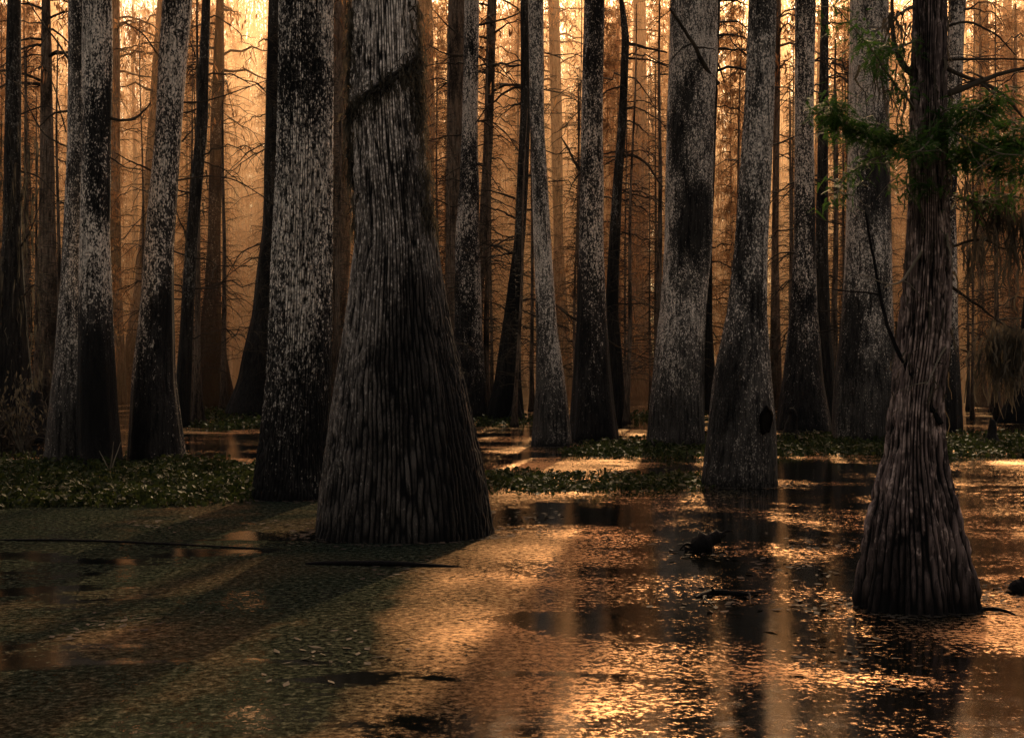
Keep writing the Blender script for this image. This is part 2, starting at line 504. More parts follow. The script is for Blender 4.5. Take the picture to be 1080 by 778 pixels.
swamp_tree('onea', 'cypress_tree', 'paler grey smooth trunk fused to the left flank of the spotted cypress', 31.0,
           [(0, 72, 98), (150, 71, 98), (300, 64, 98), (400, 55, 100), (492, 46, 102)],
           M_PALE, H=24, nang=140, nz=220, flute=0.03,
           limbs=[B([(73, 116), (58, 119), (44, 132)], 3), B([(72, 62), (58, 44), (40, 18), (22, -8)], 2.5), B([(70, 155), (45, 140), (22, 96), (5, 80)], 2),
                  B([(70, 140), (55, 85), (40, 60)], 1.5)])
swamp_tree('two', 'cypress_tree', 'dark cypress leaning right over a leafy bed, its lower half nearly black', 31.6,
           [(0, 171, 202), (130, 164, 192), (260, 152, 183), (330, 147, 184), (400, 139, 186), (488, 134, 197)],
           M_LICHEN, H=24, nang=140, nz=220, flute=0.035,
           limbs=[B([(160, 180), (140, 170), (124, 160)], 2.5), B([(190, 108), (216, 107), (262, 93), (285, 83)], 2), B([(183, 190), (240, 188), (288, 214)], 2),
                  B([(192, 150), (206, 138), (222, 120)], 2), B([(168, 60), (150, 35), (128, 22)], 2)])
swamp_tree('three', 'cypress_tree', 'slender dark stem leaning right behind the leaning black cypress', 48.0,
           [(0, 213, 222), (130, 207, 219), (260, 195, 208), (350, 190, 203), (447, 182, 201)], M_DARK, H=24, nang=60, nz=140, flute=0.05,
           limbs=[B([(200, 250), (190, 235), (182, 215)], 2), B([(206, 60), (200, 40), (196, 20)], 1.5)])
swamp_tree('eleven', 'cypress_tree', 'slender near black leaning cypress with bare side twigs and a flared foot', 53.7,
           [(0, 549, 557), (115, 549, 560), (200, 545, 557), (260, 542, 553), (350, 529, 548), (400, 522, 549), (442, 511, 553)],
           M_DARK, H=26, nang=70, nz=180, flute=0.08,
           limbs=[B([(543, 210), (527, 203), (508, 200)], 2.5), B([(543, 230), (528, 222), (506, 214)], 2.5), B([(549, 92), (535, 97), (518, 111), (505, 132)], 3),
                  B([(541, 250), (525, 245), (503, 231)], 2), B([(541, 268), (527, 262), (505, 256)], 2), B([(536, 332), (528, 322), (508, 316)], 2),
                  B([(552, 345), (565, 346), (580, 350)], 2), B([(555, 118), (575, 119), (600, 118)], 1.5), B([(540, 395), (556, 388), (560, 392)], 1.5)])
swamp_tree('fourteen', 'cypress_tree', 'crooked slender dark stem with bare limbs behind the lichened cypress', 51.0,
           [(-10, 652, 656), (40, 656, 664), (130, 652, 661), (200, 646, 656), (260, 642, 654), (330, 638, 652), (445, 632, 662)],
           M_DARK, H=21, nang=60, nz=180, flute=0.04,
           limbs=[B([(660, 46), (680, 50), (706, 55)], 4), B([(660, 62), (684, 63), (706, 73)], 2.5), B([(655, 164), (670, 165), (683, 173), (700, 197)], 4),
                  B([(657, 80), (672, 85), (692, 112)], 2), B([(650, 160), (638, 162), (630, 158)], 2), B([(655, 108), (680, 106), (700, 120)], 1.5)])
swamp_tree('tenb', 'cypress_tree', 'dark lichened cypress just right of the massive ridged trunk', 54.5,
           [(0, 490, 505), (150, 487, 504), (260, 480, 506), (350, 480, 509), (441, 474, 516)], M_LICHEN, H=27, nang=80, nz=160, flute=0.05,
           limbs=[B([(503, 28), (530, 20), (556, 10)], 2.5), B([(488, 40), (470, 28), (452, 10)], 2), B([(487, 60), (465, 55), (450, 46)], 2)])
swamp_tree('tena', 'cypress_tree', 'plain brown trunk overlapping the left side of the dark lichened one', 57.0,
           [(0, 473, 491), (260, 470, 490), (350, 470, 492), (438, 464, 496)], M_FAR, H=27, nang=70, nz=120, flute=0.05)
swamp_tree('twentythree', 'cypress_tree', 'dark trunk showing along the right edge of the shaggy front tree', 48.0,
           [(0, 1001, 1019), (220, 992, 1008), (350, 985, 1010), (450, 980, 1014)], M_LICHEN, H=26, nang=80, nz=140, flute=0.04)
swamp_tree('seven', 'cypress_tree', 'dark cypress with a long sweeping root flare left of the blotched trunk', 57.0,
           [(0, 283, 300), (240, 277, 302), (330, 266, 304), (400, 251, 308), (438, 236, 318)], M_DARK, H=27, nang=90, nz=160, flute=0.09)
swamp_tree('four', 'cypress_tree', 'distant dark cypress with a bell shaped fluted base standing in the open gap', 68.0,
           [(0, 228, 236), (130, 222, 236), (260, 219, 232), (330, 213, 233), (380, 207, 238), (428, 199, 247)], M_DARK, H=27, nang=90, nz=160, flute=0.10,
           limbs=[B([(231, 265), (240, 272), (252, 290)], 2), B([(231, 322), (238, 316), (248, 318)], 2), B([(222, 150), (208, 140), (196, 120)], 1.5), B([(233, 130), (250, 128), (262, 118)], 1.2)])
swamp_tree('sixa', 'cypress_tree', 'shadowy cypress draped with ragged moss at the left edge', 42.4,
           [(0, 8, 22), (250, 3, 22), (350, -4, 28), (460, -14, 38)], M_DARK, H=24, nang=80, nz=160, flute=0.08,
           limbs=[B([(22, 260), (36, 235), (48, 200)], 2), B([(20, 180), (45, 190), (66, 215)], 2), B([(22, 120), (45, 112), (60, 118)], 2), B([(20, 320), (35, 300), (50, 310)], 2)])
swamp_tree('sixb', 'cypress_tree', 'hazy trunk between the moss draped cypress and the fused pair', 60.0,
           [(0, 44, 53), (250, 41, 59), (360, 38, 62), (435, 32, 68)], M_FAR, H=25, nang=60, nz=120, flute=0.06)
swamp_tree('twentyfour', 'cypress_tree', 'dark root flare of a cypress cut off by the right edge', 51.4,
           [(0, 1085, 1100), (300, 1082, 1105), (390, 1074, 1112), (445, 1056, 1130)], M_DARK, H=24, nang=80, nz=140, flute=0.08)
swamp_tree('seventeen', 'cypress_tree', 'thin dark stem hugging the right side of the broad grey cypress', 63.0,
           [(0, 753, 760), (260, 742, 751), (350, 741, 751), (432, 738, 757)], M_DARK, H=26, nang=50, nz=110, flute=0.05)
swamp_tree('nineteen', 'cypress_tree', 'thin straight brown stem behind the right flank of the hollow grey cypress', 66.0,
           [(0, 817, 824), (250, 814, 821), (430, 811, 825)], M_FAR, H=26, nang=50, nz=100, flute=0.05)
HAZY = [('fiveb', 'hazy straight trunk between the fused pair and the leaning black cypress', 70, [(0, 116, 126), (190, 116, 127), (300, 114, 128), (426, 104, 134)]),
        ('five', 'dim leaning trunk behind the lower left of the leaning black cypress', 72, [(0, 166, 176), (250, 147, 160), (300, 142, 156), (350, 134, 151), (425, 124, 153)]),
        ('eightb', 'reddish hazy trunk filling the gap between the blotched and ridged trunks', 66, [(0, 347, 372), (150, 345, 374), (300, 338, 368), (400, 328, 356), (430, 318, 362)]),
        ('nineb', 'reddish hazy trunk showing right of the upper ridged trunk', 70, [(0, 436, 456), (130, 440, 459), (260, 436, 456), (426, 424, 462)]),
        ('tenc', 'thin brown leaning stem right of the dark lichened trunk', 64, [(0, 514, 524), (150, 510, 520), (260, 504, 513), (350, 497, 508), (431, 488, 508)]),
        ('twelveb', 'faint brown stem right of the slim pale cypress', 75, [(0, 578, 590), (130, 581, 593), (260, 584, 594), (423, 580, 606)]),
        ('fifteen', 'pale misty cypress with a wide foot in the bright haze', 80, [(0, 668, 681), (300, 665, 684), (370, 660, 687), (420, 650, 694)]),
        ('twentyfive', 'misty trunk in the haze right of the shaggy front tree', 75, [(0, 1028, 1042), (250, 1030, 1046), (423, 1024, 1052)]),
        ('twentysix', 'narrow misty trunk near the right edge', 85, [(0, 1058, 1067), (250, 1058, 1069), (417, 1054, 1074)])]
for k, lb, D, rows in HAZY:
    swamp_tree(k, 'cypress_tree', lb, D, rows, M_FAR, H=26, nang=60, nz=110, flute=0.06)
for i, (k, info) in enumerate(TREES.items()):
    if k not in ('right', 'twentyfour'):
        add_crown(info, i, 0.66 if info['D'] < 60 else .45)

for k, info in TREES.items():
    if info['D'] < 45: continue
    for _ in range(15):
        z = rng.uniform(2.2, min(CH + HY * info['D'] / F, info['H'] * .55))
        az = rng.choice([0, math.pi]) + rng.normal(0, .5)
        L = rng.uniform(.8, 2.4)
        mb = MB()
        P = limb_path((info['axis'](z), 0, z), az, L, rng.uniform(-.1, .4), rng.uniform(.1, .9), 9, .14)
        tube(mb, P, np.linspace(.03, .01, 9), 5)
        for q_ in range(4):
            Q = limb_path(P[rng.integers(2, 9)], az + rng.normal(0, .9), L * rng.uniform(.2, .5), rng.uniform(-.8, .4), rng.uniform(0, .9), 6, .14)
            tube(mb, Q, np.linspace(.014, .006, 6), 4)
        mb.build('limb', M_TWIG, info['root'])

# hollow and burl of the grey cypress; black disc paints the hole's darkness
t18 = TREES['eighteen']
mb = MB()
c = px3(808, 442, 26.3) - np.array([t18['x0'], 26.3, 0])
rr_ = np.linspace(0, 1, 9); th_ = np.linspace(0, 2 * np.pi, 20, endpoint=False)
for rad_, dep in ((1.0, 0),):
    TT, QQ = np.meshgrid(th_, rr_)
    wob = 1 + .18 * np.sin(2 * TT + 1) + .1 * np.sin(5 * TT)
    prof = np.where(QQ < .62, -.03 * (1 - (QQ / .62) ** 2), .075 * np.sin((QQ - .62) / .38 * np.pi))
    X_ = c[0] - .06 + .105 * QQ * wob * np.cos(TT); Z_ = c[2] + .25 * QQ * wob * np.sin(TT)
    Y_ = -(t18['rad'](c[2])) * .80 - prof + .12 * QQ ** 2 - .05 + (X_ - c[0]) * 1.0
    i_ = np.arange(8)[:, None] * 20; j_ = np.arange(20)[None, :]; k_ = (j_ + 1) % 20
    mb.add(np.stack([X_, Y_, Z_], -1).reshape(-1, 3), np.stack([i_ + j_, i_ + k_, i_ + 20 + k_, i_ + 20 + j_], -1).reshape(-1, 4))
mb.build('hollow_dark_disc', leaf_mat('hollow_shade', (0.002, 0.0017, 0.0014), (0.010, 0.008, 0.006), 0.0, 0.95, 0.05), t18['root'])

# moss: twisted band and drapery on the massive trunk
def around(info, z, ang, out=0.02):
    r_ = info['rad'](z) + out
    return np.array([info['axis'](z) + r_ * math.cos(ang), r_ * math.sin(ang), z])


big = TREES['big']
mb = MB()
band = [(0, 0), (0, 0)]
P = []
for t in np.linspace(0, 1, 40):
    ang = -math.pi * (0.02 + 0.96 * (1 - t))            # right side to left side across the front
    y = 62 + (1 - t) * 70 if t > .5 else 97 + (0.5 - t) * 80
    y = 136 - 78 * t
    z = CH - (y - HY) * 19.1 / F
    P.append(around(big, z, -math.pi * (1 - t) - 0.05 + t * .1, .015))
P = np.array(P)
tube(mb, P, np.full(len(P), .035), 6)
tube(mb, P + np.array([0, -.02, .05]), np.full(len(P), .022), 5)
mb.build('vine', M_DARK, big['root'])
mb = MB()
pts = []
for p in P:
    for _ in range(9):
        pts.append(p + rng.normal(0, .05, 3) + np.array([0, -.02, 0.03]))
strands(mb, pts, .22, .03)
for _ in range(300):                                      # right-hand drape below the band
    y = rng.uniform(60, 240); z = CH - (y - HY) * 19.1 / F
    strands(mb, [around(big, z, rng.normal(-.42, .17), .03)], .25, .022)
for _ in range(230):
    y = rng.uniform(0, 130); z = CH - (y - HY) * 19.1 / F
    strands(mb, [around(big, z, rng.normal(-.25, .3), .03)], .3, .03)
for _ in range(260):
    y = rng.uniform(-10, 240); z = CH - (y - HY) * 19.1 / F
    strands(mb, [around(big, z, rng.normal(-2.95, .2), .03)], .3, .03)
mb.build('hanging_moss', M_MOSS, big['root'], False)
# moss elsewhere
for key, n, y0, y1, L, sp in (('sixa', 220, 120, 400, .9, .5), ('three', 60, 60, 330, .6, .12)):
    inf = TREES[key]; mb = MB(); D = inf['D']
    for _ in range(n):
        z = CH - (rng.uniform(y0, y1) - HY) * D / F
        strands(mb, [around(inf, z, rng.uniform(0, 6.28), rng.uniform(0, sp))], L, .06)
    mb.build('hanging_moss', M_MOSS, inf['root'], False)

# green needle sprays on the shaggy front tree
rt = TREES['right']


def fronds(mb, bases, L, r=rng):
    """flat feathery sprays: an axis with leaflets on both sides"""
    V, n = [], 0
    for b in bases:
        d = r.normal(0, 1, 3); d[2] = d[2] * .35 - .3; d /= np.linalg.norm(d)
        s = np.cross(d, (0, 0, 1)) + r.normal(0, .3, 3); s /= np.linalg.norm(s)
        l = L * r.uniform(.5, 1.3)
        m = 9
        for t in np.linspace(.12, 1, m):
            p = b + d * l * t + np.array([0, 0, -.25 * l * t * t])
            q = l * .2 * (1.1 - t * .7)
            for sg in (-1, 1):
                e = p + s * sg * q + d * q * .6
                w = d * .0045
                V.append(np.stack([p - w, p + w, e + w * .6, e - w * .6]))
    V = np.concatenate(V)
    mb.add(V, np.arange(len(V)).reshape(-1, 4))


spray = [([(978, 150), (985, 140), (1000, 150), (1030, 172), (1080, 176)], 3, -1.0, 80, .15, 1.3), ([(985, 160), (972, 150), (950, 168), (925, 180)], 3, -1.1, 60, .15, 1.2), ([(1000, 205), (1030, 215), (1060, 212), (1090, 220)], 2.5, -.5, 70, .13, 1.1), ([(980, 130), (990, 118), (1004, 122), (1015, 135)], 2.5, -.8, 50, .13, 1.1),([(990, 160), (950, 153), (918, 152), (885, 146), (862, 140), (845, 128)], 4, -1.0, 260, .16, 1.0), ([(985, 166), (1030, 157), (1060, 160), (1092, 158)], 4, -.5, 260, .15, .9),
         ([(985, 150), (1010, 128), (1030, 118)], 3, -.8, 110, .14, 1), ([(985, 175), (1015, 172), (1050, 188), (1090, 192)], 3, -.7, 170, .14, 1),
         ([(970, 120), (930, 95), (895, 70), (850, 40)], 3, -1.2, 75, .13, 1.1), ([(965, 170), (930, 168), (880, 190), (858, 222)], 3, -.8, 70, .13, 1), ([(970, 40), (930, 60), (900, 62)], 2.5, -.6, 40, .13, 1),
         ([(985, 200), (960, 195), (930, 205)], 2, -.5, 45, .13, 1), ([(1000, 110), (1050, 140), (1085, 150)], 2, -.5, 110, .13, 1)]
for pts, w, dy, n, L, sp in spray:
    P = add_limb(rt, pts, w, M_TWIGPALE, 3, 'limb', dy)
    mb = MB()
    n = int(n * 4.5); L *= .6
    ii = rng.integers(len(P) // 5, len(P), n)
    fronds(mb, P[ii] + rng.normal(0, 1, (n, 3)) * np.array([.07, .10, .045]) * sp, L)
    mb.build('foliage', M_NEEDLE, rt['root'], False)
# ragged moss hanging from its right-hand limbs
mb = MB()
for x, y, n in ((1045, 205, 30), (1060, 220, 30), (1030, 255, 40), (1066, 262, 40), (1050, 350, 90), (1070, 352, 110), (1062, 380, 80), (1040, 215, 50), (1072, 230, 60), (1040, 380, 30), (1020, 200, 25), (925, 60, 30), (940, 20, 30), (945, 90, 20)):
    for _ in range(n):
        p = px3(x + rng.normal(0, 7), y + rng.normal(0, 9), 13.6) - np.array([rt['x0'], 13.6, 0]) + np.array([0, rng.normal(0, .12), 0])
        strands(mb, [p], .34, .022)
for _ in range(240):
    z = CH - (rng.uniform(-10, 470) - HY) * 13.6 / F
    strands(mb, [around(rt, z, rng.uniform(0, 6.28), .015)], .26, .02)
mb.build('hanging_moss', M_MOSS, rt['root'], False)
add_limb(rt, [(1000, 300), (1030, 320), (1055, 338), (1090, 350)], 3.5, None, 6)

# ------------------------------------------------------------------ far stand
FAR = []
for v in range(8):
    H = rng.uniform(20, 27); r0 = rng.uniform(.09, .30); ln = rng.normal(0, .018)
    zq = np.concatenate([[-.4], np.linspace(0, 3, 12), np.linspace(3.6, H, 22)])
    rr = r0 * (1 - .8 * np.clip(zq, 0, H) / H) + r0 * rng.uniform(.7, 1.5) * np.exp(-np.clip(zq, 0, None) / .9)
    nang = 20
    th = np.linspace(0, 2 * np.pi, nang, endpoint=False)
    TH, Z = np.meshgrid(th, zq)
    R = rr[:, None] * (1 + .12 * np.cos(5 * TH + v) * np.exp(-np.clip(Z, 0, None) / 1.2) + .04 * np.cos(3 * TH + Z))
    X = R * np.cos(TH) + ln * Z + .08 * np.sin(Z * .4 + v); Y = R * np.sin(TH)
    tb = MB()
    i = np.arange(len(zq) - 1)[:, None] * nang; j = np.arange(nang)[None, :]; k2 = (j + 1) % nang
    tb.add(np.stack([X, Y, Z], -1).reshape(-1, 3), np.stack([i + j, i + k2, i + nang + k2, i + nang + j], -1).reshape(-1, 4))
    tw, fo = crown_meshes(2.6, H, 2.7, 115, 6000, 0.033, 0.055, 0.22, '_far%d' % v, True)
    FAR.append((tb.mesh('far_trunk', M_FAR), tw, fo, H + 1.5))
n_far = 0
tries = 0
spots = []
while n_far < 285 and tries < 20000:
    tries += 1
    D = 62 + 92 * rng.random() ** 0.8
    X = rng.uniform(-.36, .36) * D * 1.05
    if any((X - a) ** 2 + (D - b) ** 2 < 3.0 for a, b in spots): continue
    # the clear lane of open water in the gap left of the blotched trunk
    px = HX + X * F / D
    if D < 78 and (252 < px < 290 or 205 < px < 250 or 690 < px < 700): continue
    spots.append((X, D))
    me = FAR[rng.integers(0, 8)]
    root = empty('far_cypress', (X, D, 0))
    root.rotation_euler = (0, 0, rng.uniform(0, 6.28))
    s = rng.uniform(.8, 1.15); s = min(s, (.215 * D + 2.5) / me[3]); w_ = s * rng.uniform(.75, 1.1); root.scale = (w_, w_, s)
    tag(root, 'thin hazy cypress with rusty twigs in the misty stand behind', 'tree', 'thin hazy cypresses of the misty stand')
    link('trunk', me[0], root); link('crown', me[1], root); link('foliage', me[2], root)
    n_far += 1

n_slim = 0
for _ in range(4000):
    if n_slim >= 62: break
    D = rng.uniform(48, 66); X = rng.uniform(-.31, .31) * D; px = HX + X * F / D
    if any((X - a) ** 2 + (D - b) ** 2 < 2.2 for a, b in spots) or any(abs(px - HX - F * (inf['x0'] / inf['D'])) < 11 for inf in TREES.values()) or 250 < px < 285: continue
    spots.append((X, D)); me = FAR[rng.integers(0, 8)]
    root = empty('young_cypress', (X, D, 0)); root.rotation_euler = (0, 0, rng.uniform(0, 6.28))
    tag(root, 'slim dark young cypress with bare twigs in a gap between the large trunks', 'tree', 'slim dark young cypresses in the gaps')
    s = (.215 * D + rng.uniform(-1, 3.5)) / me[3]; w_ = rng.uniform(.32, .5); root.scale = (w_, w_, s)
    t_ = link('trunk', me[0], root); link('crown', me[1], root)
    n_slim += 1

# the wood closing the view: one mass
mb = MB(); fo = []
for k in range(600):
    D = rng.uniform(158, 192); X = rng.uniform(-.42, .42) * D; H = rng.uniform(30, 47)
    r0 = rng.uniform(.12, .3)
    tube(mb, [(X, D, -.3), (X + rng.normal(0, .3), D, H * .5), (X + rng.normal(0, .6), D, H)], [r0 * 1.6, r0, r0 * .2], 5)
    m = 620
    c = np.stack([X + rng.normal(0, 1.4, m), D + rng.normal(0, 1.4, m), H * rng.random(m) ** rng.choice([.45, .75], m) + .1], 1)
    fo.append(c)
fm = MB(); cards(fm, np.concatenate(fo), .14, .55)
tl = mb.build('treeline', M_FAR); tag(tl, 'dim wall of distant trunks closing off the misty swamp', 'woods', kind='stuff')
ff = fm.build('foliage', M_RUST, tl, False)

# ------------------------------------------------------------------ water
bm_ = MB()
S = 900
xs = np.array([-S, S]); ys = np.array([-60, 2 * S])
bm_.add([(-S, -60, 0), (S, -60, 0), (S, 2 * S, 0), (-S, 2 * S, 0)], [[0, 1, 2, 3]])
m, nt, out = new_mat('swamp_water')
tc = N(nt, 'ShaderNodeTexCoord')


def wnoise(scale, sx, sy, detail, rough=.55, dist=0.):
    mp = N(nt, 'ShaderNodeMapping'); mp.inputs['Scale'].default_value = (sx, sy, 1)
    nt.links.new(tc.outputs['Object'], mp.inputs[0])
    n = N(nt, 'ShaderNodeTexNoise', Scale=scale, Detail=detail, Roughness=rough, Distortion=dist)
    nt.links.new(mp.outputs[0], n.inputs['Vector'])
    return n.outputs['Fac']


big_n = math_(nt, 'MULTIPLY_ADD', wnoise(.32, 1, .8, 6, .62, .6), 1.25, -.125)
fine = wnoise(27, .65, .5, 6, .85)
mid = wnoise(5, 1, .6, 4, .6)
cov = math_(nt, 'ADD', big_n, math_(nt, 'MULTIPLY', math_(nt, 'SUBTRACT', fine, .5), 1.5))
cov = math_(nt, 'ADD', cov, math_(nt, 'MULTIPLY', math_(nt, 'SUBTRACT', mid, .5), .3))
sx = N(nt, 'ShaderNodeSeparateXYZ'); nt.links.new(tc.outputs['Object'], sx.inputs[0])
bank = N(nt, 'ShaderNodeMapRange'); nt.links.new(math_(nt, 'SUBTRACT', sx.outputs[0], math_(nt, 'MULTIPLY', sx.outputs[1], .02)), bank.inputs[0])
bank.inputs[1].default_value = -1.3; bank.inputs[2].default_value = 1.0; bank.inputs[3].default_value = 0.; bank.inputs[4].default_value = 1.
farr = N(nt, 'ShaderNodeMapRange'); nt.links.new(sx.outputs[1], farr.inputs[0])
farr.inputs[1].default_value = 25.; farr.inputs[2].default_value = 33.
lit = math_(nt, 'MAXIMUM', bank.outputs[0], farr.outputs[0])  # sunlit gold side and shaded left painted into the film by position
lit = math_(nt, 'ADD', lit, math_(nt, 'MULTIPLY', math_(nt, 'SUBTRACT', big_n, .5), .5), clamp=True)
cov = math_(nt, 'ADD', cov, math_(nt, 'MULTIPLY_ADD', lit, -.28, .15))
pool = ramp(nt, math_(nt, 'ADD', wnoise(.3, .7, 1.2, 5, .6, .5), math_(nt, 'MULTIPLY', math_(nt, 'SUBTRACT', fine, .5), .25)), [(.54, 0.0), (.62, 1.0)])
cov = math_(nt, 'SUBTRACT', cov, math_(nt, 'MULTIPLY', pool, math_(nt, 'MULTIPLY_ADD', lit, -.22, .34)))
film = ramp(nt, cov, [(.43, 0.0), (.53, 1.0)])
fcol = ramp(nt, fine, [(.40, (.003, .004, .003)), (.49, (.012, .017, .011)), (.57, (.04, .047, .032)), (.66, (.14, .145, .10))])
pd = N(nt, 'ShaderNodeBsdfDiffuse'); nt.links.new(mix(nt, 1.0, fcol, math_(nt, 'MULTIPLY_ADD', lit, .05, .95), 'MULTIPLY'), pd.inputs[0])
pg = N(nt, 'ShaderNodeBsdfGlossy', Roughness=.3); pg.inputs[0].default_value = (1, .63, .37, 1)
b1 = N(nt, 'ShaderNodeBump', Strength=1.0, Distance=.010)
nt.links.new(fine, b1.inputs['Height'])
nt.links.new(b1.outputs[0], pd.inputs['Normal']); nt.links.new(b1.outputs[0], pg.inputs['Normal'])
pf = N(nt, 'ShaderNodeMixShader'); nt.links.new(math_(nt, 'MULTIPLY', math_(nt, 'MULTIPLY', math_(nt, 'MULTIPLY_ADD', lit, .36, .002), ramp(nt, wnoise(.55, 1, .55, 3, .5), [(.36, .4), (.54, 1.0), (.68, 2.3)])), ramp(nt, fine, [(.40, .15), (.62, 1.0)])), pf.inputs[0])  # hot sun patches painted into the film's gloss by noise
nt.links.new(pd.outputs[0], pf.inputs[1]); nt.links.new(pg.outputs[0], pf.inputs[2])
pw = N(nt, 'ShaderNodeBsdfPrincipled', Roughness=.02, IOR=1.33)
pw.inputs['Base Color'].default_value = (.003, .0035, .0025, 1); pw.inputs['Specular Tint'].default_value = (1, .76, .52, 1)
rip = wnoise(3.5, .8, 1, 7, .72, .3)
b2 = N(nt, 'ShaderNodeBump', Strength=.10, Distance=.02)
nt.links.new(rip, b2.inputs['Height']); nt.links.new(b2.outputs[0], pw.inputs['Normal'])
mx = N(nt, 'ShaderNodeMixShader')
nt.links.new(film, mx.inputs[0]); nt.links.new(pw.outputs[0], mx.inputs[1]); nt.links.new(pf.outputs[0], mx.inputs[2])
nt.links.new(mx.outputs[0], out.inputs[0])
w = bm_.build('water', m, None, False)
tag(w, 'still dark swamp water under a broken film of duckweed', None, kind='structure')


# ------------------------------------------------------------------ floating leaf beds
def leaf_bed(label, poly_px, dens, hmax, size, seed):
    """floating plants covering a patch given by photo points on the water"""
    r = np.random.default_rng(seed)
    G = np.array([ground(x, y) for x, y in poly_px])
    lo, hi = G.min(0), G.max(0)
    n = int((hi[0] - lo[0]) * (hi[1] - lo[1]) * dens * 3.2); hmax *= .75
    p = r.uniform(lo, hi, (n, 2))
    inside = np.zeros(n, bool)
    j = len(G) - 1
    pj = p + r.normal(0, .25, p.shape)
    for i in range(len(G)):
        c1 = (G[i, 1] > pj[:, 1]) != (G[j, 1] > pj[:, 1])
        xi = (G[j, 0] - G[i, 0]) * (pj[:, 1] - G[i, 1]) / (G[j, 1] - G[i, 1] + 1e-9) + G[i, 0]
        inside ^= c1 & (pj[:, 0] < xi)
        j = i
    p = p[inside]
    cl = np.sin(p[:, 0] * 2.1 + seed) * np.sin(p[:, 1] * 1.3 + seed * 2) + r.normal(0, .6, len(p))
    p = p[cl > -.9]
    n = len(p)
    hh = hmax * (0.35 + .65 * (0.5 + .5 * np.sin(p[:, 0] * 3.3 + 1.7 * np.sin(p[:, 1] * 2.1) + seed)))
    z = .015 + hh * r.random(n) ** 1.3
    ctr = np.column_stack([p, z])
    d = r.normal(0, 1, (n, 3)); d[:, 2] = np.abs(d[:, 2]) * .6 + .15
    d /= np.linalg.norm(d, axis=1, keepdims=True)
    s = np.cross(d, r.normal(0, .45, (n, 3)) + np.array([0, 0, 1.])); s /= np.linalg.norm(s, axis=1, keepdims=True) + 1e-9
    L = (size * .5 * r.uniform(.4, 1.5, n))[:, None]
    nn = np.cross(d, s)
    V = np.stack([ctr - d * L * .5, ctr - d * L * .12 + s * L * .40, ctr + d * L * .25 + s * L * .34, ctr + d * L * .52 + nn * L * .08,
                  ctr + d * L * .25 - s * L * .34, ctr - d * L * .12 - s * L * .40], 1).reshape(-1, 3)
    b = np.arange(n)[:, None] * 6
    q = np.concatenate([b + np.array([[0, 1, 2, 3]]), b + np.array([[0, 3, 4, 5]])])
    mb = MB(); mb.add(V, q)
    # stalks
    st = r.random(n) < .5
    a = ctr[st]; o_ = a.copy(); o_[:, 2] = -.02; o_[:, :2] += r.normal(0, .04, (len(a), 2))
    w_ = np.array([.008, 0, 0])
    V = np.stack([o_ - w_, o_ + w_, a + w_, a - w_], 1).reshape(-1, 3)
    mb.add(V, np.arange(len(V)).reshape(-1, 4))
    o = mb.build('floating_plants', M_PAD, None, False)
    tag(o, label, 'plants', kind='stuff')
    return o


leaf_bed('thick bed of floating leaves along the left bank under the leaning trunks', [(-120, 491), (40, 488), (140, 490), (215, 488), (268, 497), (275, 526), (200, 534), (60, 534), (-140, 536)], 150, .3, .15, 1)
leaf_bed('narrow strip of floating leaves right of the massive trunk', [(505, 500), (560, 499), (640, 504), (742, 500), (742, 515), (640, 519), (520, 522)], 90, .16, .14, 2)
leaf_bed('floating leaves round the feet of the broad grey cypress', [(588, 480), (640, 467), (745, 463), (760, 478), (700, 484), (620, 485)], 45, .22, .17, 3)
leaf_bed('dark band of floating leaves across the right side behind the shaggy tree', [(800, 463), (900, 459), (1010, 460), (1130, 458), (1130, 481), (1000, 482), (860, 481), (800, 484)], 45, .25, .17, 4)
leaf_bed('far floating leaves in the gap below the bell shaped base', [(188, 434), (262, 432), (285, 446), (272, 452), (195, 452)], 10, .25, .22, 5)
leaf_bed('far floating leaves round the foot of the leaning dark stem', [(485, 442), (560, 440), (565, 449), (490, 451)], 12, .22, .2, 6)
leaf_bed('far floating leaves beneath the pale misty cypress', [(655, 436), (735, 434), (740, 445), (660, 447)], 10, .2, .2, 7)

# ------------------------------------------------------------------ things in the water
def blob_path(name, label, cat, pts, rad, mat, sides=9, jag=.25, extra=()):
    mb = MB()
    o0 = np.array(pts[0]) * np.array([1, 1, 0])
    P = smooth_path(np.array(pts) - o0, 14)
    R = np.interp(np.linspace(0, 1, 14), np.linspace(0, 1, len(rad)), rad) * (1 + rng.normal(0, jag, 14) * .5)
    R[0] *= .3; R[-1] *= .35
    tube(mb, P, R, sides)
    for e, er in extra:
        E = smooth_path(np.array(e) - o0, 8); tube(mb, E, np.linspace(er, er * .3, 8), 5)
    o = mb.build(name, mat)
    o.location = o0
    return tag(o, label, cat)


x, D = ground(744, 581)
blob_path('driftwood', 'dark jagged driftwood stub poking out of the sunlit water', 'driftwood', [(x - .20, D, -.04), (x - .10, D, .03), (x + .02, D, .10), (x + .13, D + .02, .15), (x + .21, D, .17)], [.05, .10, .10, .07, .03], M_DARK,
          extra=[(((x + .0, D, .08), (x + .05, D, .14), (x + .03, D, .2)), .03), (((x + .14, D, .13), (x + .2, D, .2), (x + .28, D, .21)), .025), (((x - .1, D - .03, .05), (x - .2, D - .05, .08), (x - .27, D - .1, .03)), .025)], jag=.5)
x, D = ground(1074, 625)
blob_path('snag', 'small black snag standing in the water right of the shaggy tree', 'snag', [(x - .06, D, -.05), (x - .02, D, .03), (x + .02, D, .06), (x + .10, D, .10)], [.06, .07, .06, .04], M_DARK,
          extra=[(((x, D, .05), (x + .01, D, .10), (x + .03, D, .14)), .03)])
x, D = ground(770, 630)
